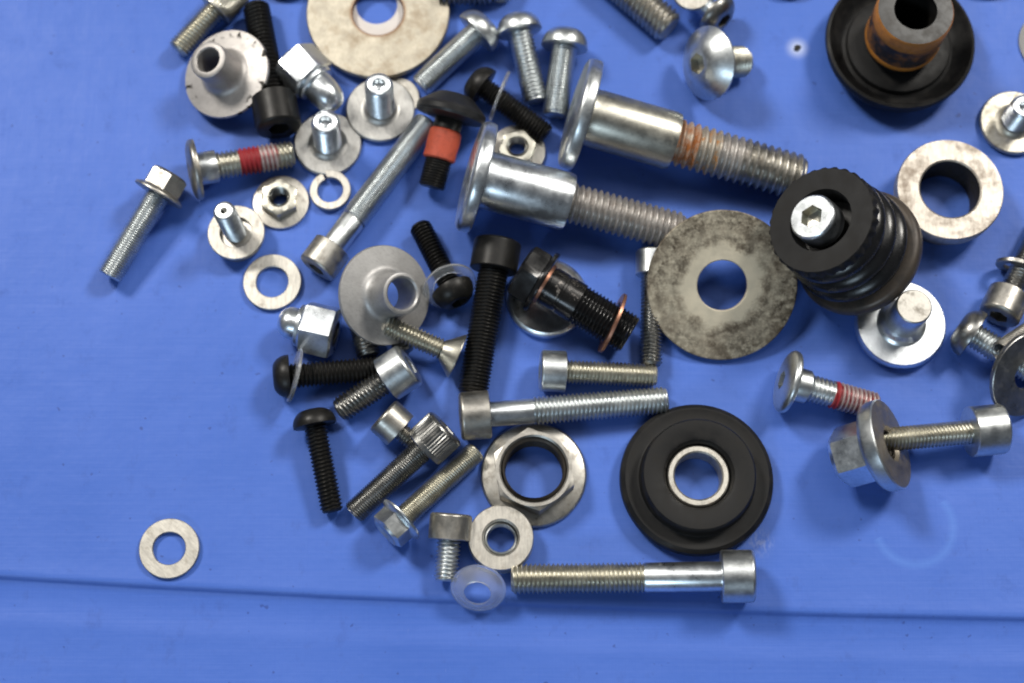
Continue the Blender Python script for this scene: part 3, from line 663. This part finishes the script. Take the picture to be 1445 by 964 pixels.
# ---- right
def dome_screw():
    A, Bp = (984, 90), (1050, 87); p = P(*A, 0.009); s = ppm(p)
    a3 = P(*A, 0.0125); b3 = P(*Bp, 0.0034)
    ax = (b3 - a3); L = ax.length; R, r = 52 / s, 22.5 / s; hl = 24 / s; ap = 13 / s
    root = thing('dome_head_screw', 'short zinc screw with a wide smooth dome head tipped on edge', 'screw', frame(a3, ax, 0.4))
    pr = [(0, hexr(ap)), (0, ap * 1.25)]
    for i in range(1, 13):
        a = i / 12
        pr.append((hl * 0.86 * a ** 1.7, ap * 1.25 + (R - ap * 1.25) * a))
    pr += [(hl * 0.95, R), (hl, R * 0.97), (hl, r * 0.8)]
    h = lathe('head', pr, 'zinc', root, n=72); socket_part(h, 0, ap, hl * 0.6, 'zinc_yellow')
    lathe('thread', thread_prof(hl * 0.98, max(L, hl + 34 / s), r, 6.2 / s) + [(max(L, hl + 34 / s), r * 0.6)], 'zinc_yellow', root, n=40, cap1=True, sharp=55)
    bpy.context.view_layer.update(); settle(root)
dome_screw()
bolt('threaded_bolt', 'coarse dull threaded bolt end near the shiny screw and dome head screw', (850, -42), (946, 40), 'plain', 24, 23, 10, 'zinc_dull', zA=0.0048, zB=0.0048, pitch=8.2)
bolt('button_head_screw', 'shiny small screw under a round washer by the dome head screw', (1022, 30), (960, -22), 'button', 31, 14, 18, 'zinc_dark', thread_mat='zinc_bright', zB=0.003)
washer('flat_washer', 'pale washer lying on the shiny screw above the dome head screw', (976, -9), 27, 9, 6, 'washer', z=0.0085, settle_z=0.0072)

def cup_mount():
    p = P(1262, 75); s = ppm(p); k = 1 / s
    root = thing('rubber_cup_mount', 'black rubber cup mount with a rusty orange steel hub', 'mount', frame(p, UPZ))
    R = 104 * k
    pr = [(0.0, 30 * k), (0.0, R * 0.72), (0.0012, R * 0.86), (0.0045, R * 0.97), (0.0068, R), (0.0080, R * 0.985), (0.0083, R * 0.95), (0.0072, R * 0.905), (0.0045, R * 0.83), (0.0034, R * 0.74), (0.0038, R * 0.70), (0.0052, R * 0.68), (0.0056, R * 0.62), (0.0057, 58 * k), (0.0060, 46 * k), (0.0105, 44 * k), (0.0105, 30 * k)]
    lathe('rubber_cup', pr, 'rubber', root, n=96, closed=True)
    z0, z1 = 0.0095, 0.0252; q = 51.5 * k
    hub = lathe('steel_hub', [(z0, q * 0.99), (z0 + 0.0016, q), (z0 + 0.0022, q * 0.985), (z0 + 0.006, q * 0.98), (z0 + 0.0065, q * 0.995), (z0 + 0.0085, q * 0.985), (z0 + 0.012, q * 0.985), (z0 + 0.0124, q)], 'rust_sleeve', root, n=72, cap0=True)
    lathe('rust_band', [(z0 + 0.0102, q * 0.99), (z0 + 0.0106, q * 1.005), (z1 - 0.0006, q * 1.005), (z1, q * 0.97)], 'rust_orange', hub, n=72)
    lathe('rust_band', [(z0 - 0.0001, q * 0.97), (z0 + 0.0002, q * 1.004), (z0 + 0.0017, q * 1.006), (z0 + 0.0020, q * 0.985)], 'rust_orange', hub, n=72)
    lathe('end_face', [(z1, q * 0.97), (z1 + 0.0001, q * 0.9), (z1, 29 * k)], 'grey_face', hub, n=72)
    lathe('bore', [(z1, 29 * k), (z0, 28 * k)], 'black', hub, n=48, cap1=True)
cup_mount()
# puncture in the tray
pc = P(1125, 68)
o = lathe('puncture', [(0.00005, 0.0010), (0.0003, 0.0007), (0.0003, 0.0005), (0.00012, 0.0003)], 'black_plastic', None, n=20, cap1=True)
for v in o.data.vertices: v.co.x += v.co.y * 0.3 + random.uniform(-.00015, .00015); v.co.y += random.uniform(-.00015, .00025)
o.matrix_world = Matrix.Translation(pc); tag(o, 'small dark puncture with a pale halo in the blue tray', 'puncture')

def ring_spacer():
    p = P(1327, 287); s = ppm(p); k = 1 / s; R, r = 74 * k, 41.5 * k; h = 0.0105
    root = thing('spacer_ring', 'thick pale steel spacer ring with a dark bore beside the bellows bushing', 'spacer', frame(p, UPZ))
    lathe('ring_body', [(0, r), (0, R * 0.84), (h * 0.35, R * 0.86), (h * 0.5, R * 0.96), (h * 0.6, R * 0.99), (h * 0.94, R), (h, R * 0.98), (h, r * 1.05), (h * .97, r)], 'stained', root, n=96)
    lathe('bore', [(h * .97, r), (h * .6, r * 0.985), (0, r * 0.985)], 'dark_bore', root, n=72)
ring_spacer()
def bellows():
    p = P(1216, 360, 0.012); s = ppm(p); k = 1 / s
    n = view_normal(p, -0.76, -0.65, 31)
    root = thing('bellows_bushing', 'black ribbed rubber bellows bushing tilted beside the grimy washer', 'bushing', frame(p, n))
    L = 142 * k
    lathe('end_ring', [(0, 40 * k), (0, 88 * k), (0.0008, 92 * k), (0.0026, 93 * k), (0.0036, 91 * k), (0.0042, 86 * k), (0.0042, 60 * k)], 'brown_ring', root, n=72)
    pr = [(0.0038, 80 * k), (0.0052, 63 * k)]
    z = 0.0052; nr = 3; rib = (L * 0.87 - z) / nr
    for i in range(nr):
        for j in range(1, 15):
            a = j / 14
            pr.append((z + rib * a, (63 + 0.0 * i) * k + (22 - 3 * i) * k * math.sin(PI * a) ** 0.6))
        z += rib
    pr.append((z + 0.0003, 68 * k))
    lathe('rubber_bellows', pr, 'rubber_gloss', root, n=72, sharp=50)
    ser = lambda t: 77 * k * (1 + 0.016 * (1 if int(t / (2 * PI) * 120 + 0.5) % 4 < 2 else -1))
    f = lathe('serrated_collar', [(z, 66 * k), (z + 0.0006, ser), (L - 0.0006, ser), (L, 75 * k), (L, 45 * k)], 'rubber', root, n=120)
    lathe('recess', [(L, 45 * k), (L - 0.0012, 43.5 * k), (L - 0.008, 43 * k)], 'black_plastic', f, n=60, cap1=True)
    bpy.context.view_layer.update(); settle(root, 0.0)
    M = root.matrix_world.copy()
    bpy.context.view_layer.update()
    M = root.matrix_basis.copy()
    # bolt seated in the collar: its head stands a little proud of the face, off centre
    b = thing('socket_head_bolt', 'bright socket bolt head seated in the black bellows bushing', 'bolt', Matrix.Identity(4))
    R = 33 * k; hl = 0.0062; ap = 14.5 * k
    h = lathe('head', [(0, hexr(ap)), (0, ap * 1.25), (0, R * 0.90), (0.0003, R * 0.96), (0.0009, R), (hl, R), (hl, R * 0.5)], 'zinc_bright', b)
    socket_part(h, 0, ap, hl * 0.55, 'zinc_yellow')
    lathe('shank', [(hl * 0.98, 16 * k), (L * 0.9, 16 * k)], 'zinc', b, cap1=True)
    b.matrix_basis = M @ Matrix.Translation((0, 0, L + 0.0016)) @ Matrix.Rotation(PI, 4, 'X')
    off = (P(1149, 303, 0.03) - P(1160, 305, 0.03)); b.matrix_basis = Matrix.Translation(off * 0.8) @ b.matrix_basis
bellows()
bolt('flanged_shoulder_bolt', 'zinc shoulder bolt with worn pinkish red thread lock, tip behind the flange nut', (1103, 536), (1236, 574), 'disc', 45, 18, 15, 'zinc', collar=(24, 24), head_mat='zinc',
     segs=[(0.0, 0.36, 'zinc', 'thread'), (0.36, 0.44, 'red', 'thread_lock'), (0.44, 1.0, 'red_worn', 'thread_lock')])
def tilted_nut():
    A = (1184, 648); p = P(*A, 0.0060)
    ax = (P(1258, 626, 0.0138) - p)
    s = ppm(p); k = 1 / s
    root = thing('flange_nut', 'zinc flange nut tipped on edge with a screw end resting in its bore', 'nut', frame(p, ax, 0.10))
    L = ax.length; cc = 44 * k; ap = cc * math.cos(PI / 6)
    lathe('hex_body', [(0.0, 20 * k), (0.0, ap * 0.90), (L * 0.08, hexr(ap, cc * 0.96)), (L * 0.14, hexr(ap)), (L * 0.64, hexr(ap)), (L * 0.68, hexr(ap, cc * 0.98))], 'zinc_bright', root, sharp=26)
    lathe('flange', [(L * 0.56, ap * 0.95), (L * 0.60, ap * 1.12), (L * 0.70, 60 * k), (L * 0.75, 63.5 * k), (L * 0.80, 65 * k), (L * 0.98, 65 * k), (L, 63 * k)], 'zinc', root, n=72)
    lathe('flange_face', [(L, 63 * k), (L * 1.004, 60 * k), (L * 1.004, 26 * k), (L * 0.95, 21 * k)], 'brown_face', root, n=72)
    lathe('bore', thread_prof(0, L * 0.96, 21 * k, 0.0012, inner=True, end_chamfer=False), 'dark_bore', root, n=40, sharp=0)  # darker material stands in for shade inside the open bore
    bpy.context.view_layer.update(); settle(root)
tilted_nut()
bolt('socket_head_screw', 'yellowed socket screw with its tip inside the tipped flange nut', (1416, 605), (1236, 622), 'socket', 36, 16, 50, 'zinc_yellow', head_mat='zinc', zB=0.0095, pitch=5.4)
# right edge cluster
bolt('socket_head_screw', 'dull socket screw wearing a thin spring washer, above the dark button head screw', (1409, 447), (1476, 308), 'socket', 29, 15, 40, 'zinc_dull', thread_mat='zinc_dark')
washer('spring_washer', 'thin spring washer round the shaft of the dull socket screw', (1432, 378), 27, 15.5, 6, 'zinc_dull', z=0.0052, normal=lambda p: (P(1476, 308, 0.003) - P(1409, 447, 0.005)).normalized() + Vector((-0.25, 0, 0.1)))
bolt('button_head_screw', 'dark zinc button head screw passing through the standing dark washer', (1352, 459), (1480, 540), 'button', 36, 17, 26, 'zinc_dark', thread_mat='zinc', pitch=5.6, zB=0.0075)
washer('flat_washer', 'dark flat washer standing tipped on the dark button head screw', (1443, 527), 62, 21, 8, 'zinc_dark', z=0.009, normal=lambda p: view_normal(p, 0.85, 0.35, 48))
bolt('threaded_bolt', 'grey bolt shaft behind the standing dark washer', (1412, 497), (1490, 445), 'plain', 15, 15, 10, 'zinc_dull', zA=0.0115, zB=0.003, rest=False)

# ---- things cut off by the top edge
bolt('socket_head_bolt', 'dark zinc bolt lying beside the rim of the rust stained large washer', (620, -14), (694, -14), 'plain', 20, 20, 10, 'zinc_dark', zA=0.004, zB=0.004)
flange_nut('small zinc nut behind the heads of the zinc button head bolts', (706, -12), 20, 21, 9, 30, 5, 'zinc', roll=0.1)

washer('added_shadow_ring', 'dark ring added for a shadow just behind the tip of the black socket bolt', (408, -52), 58, 20, 14, 'rubber')  # this ring and the next two are added to give dark edge shadows
washer('added_shadow_ring', 'dark ring added for a shadow, lying behind the puncture in the tray', (1112, -42), 44, 16, 16, 'rubber')
washer('added_shadow_ring', 'dark ring added for a shadow, lying behind the rubber cup mount', (1390, -60), 62, 22, 16, 'rubber')
washer('plastic_disc', 'clear plastic disc lying beyond the yellowish upright stud', (1489, 62), 52, 8, 3, 'clear', cat='disc')
washer('flat_washer', 'pale flat washer mostly hidden under the stud by the stained large washer', (562, 140), 30, 14, 6, 'washer')
bolt('threaded_bolt', 'dark bolt end peeping out between the clean conical bushing and stout socket bolt', (545, 440), (573, 497), 'plain', 14, 14, 10, 'zinc_dark', zA=0.0028, zB=0.0028)
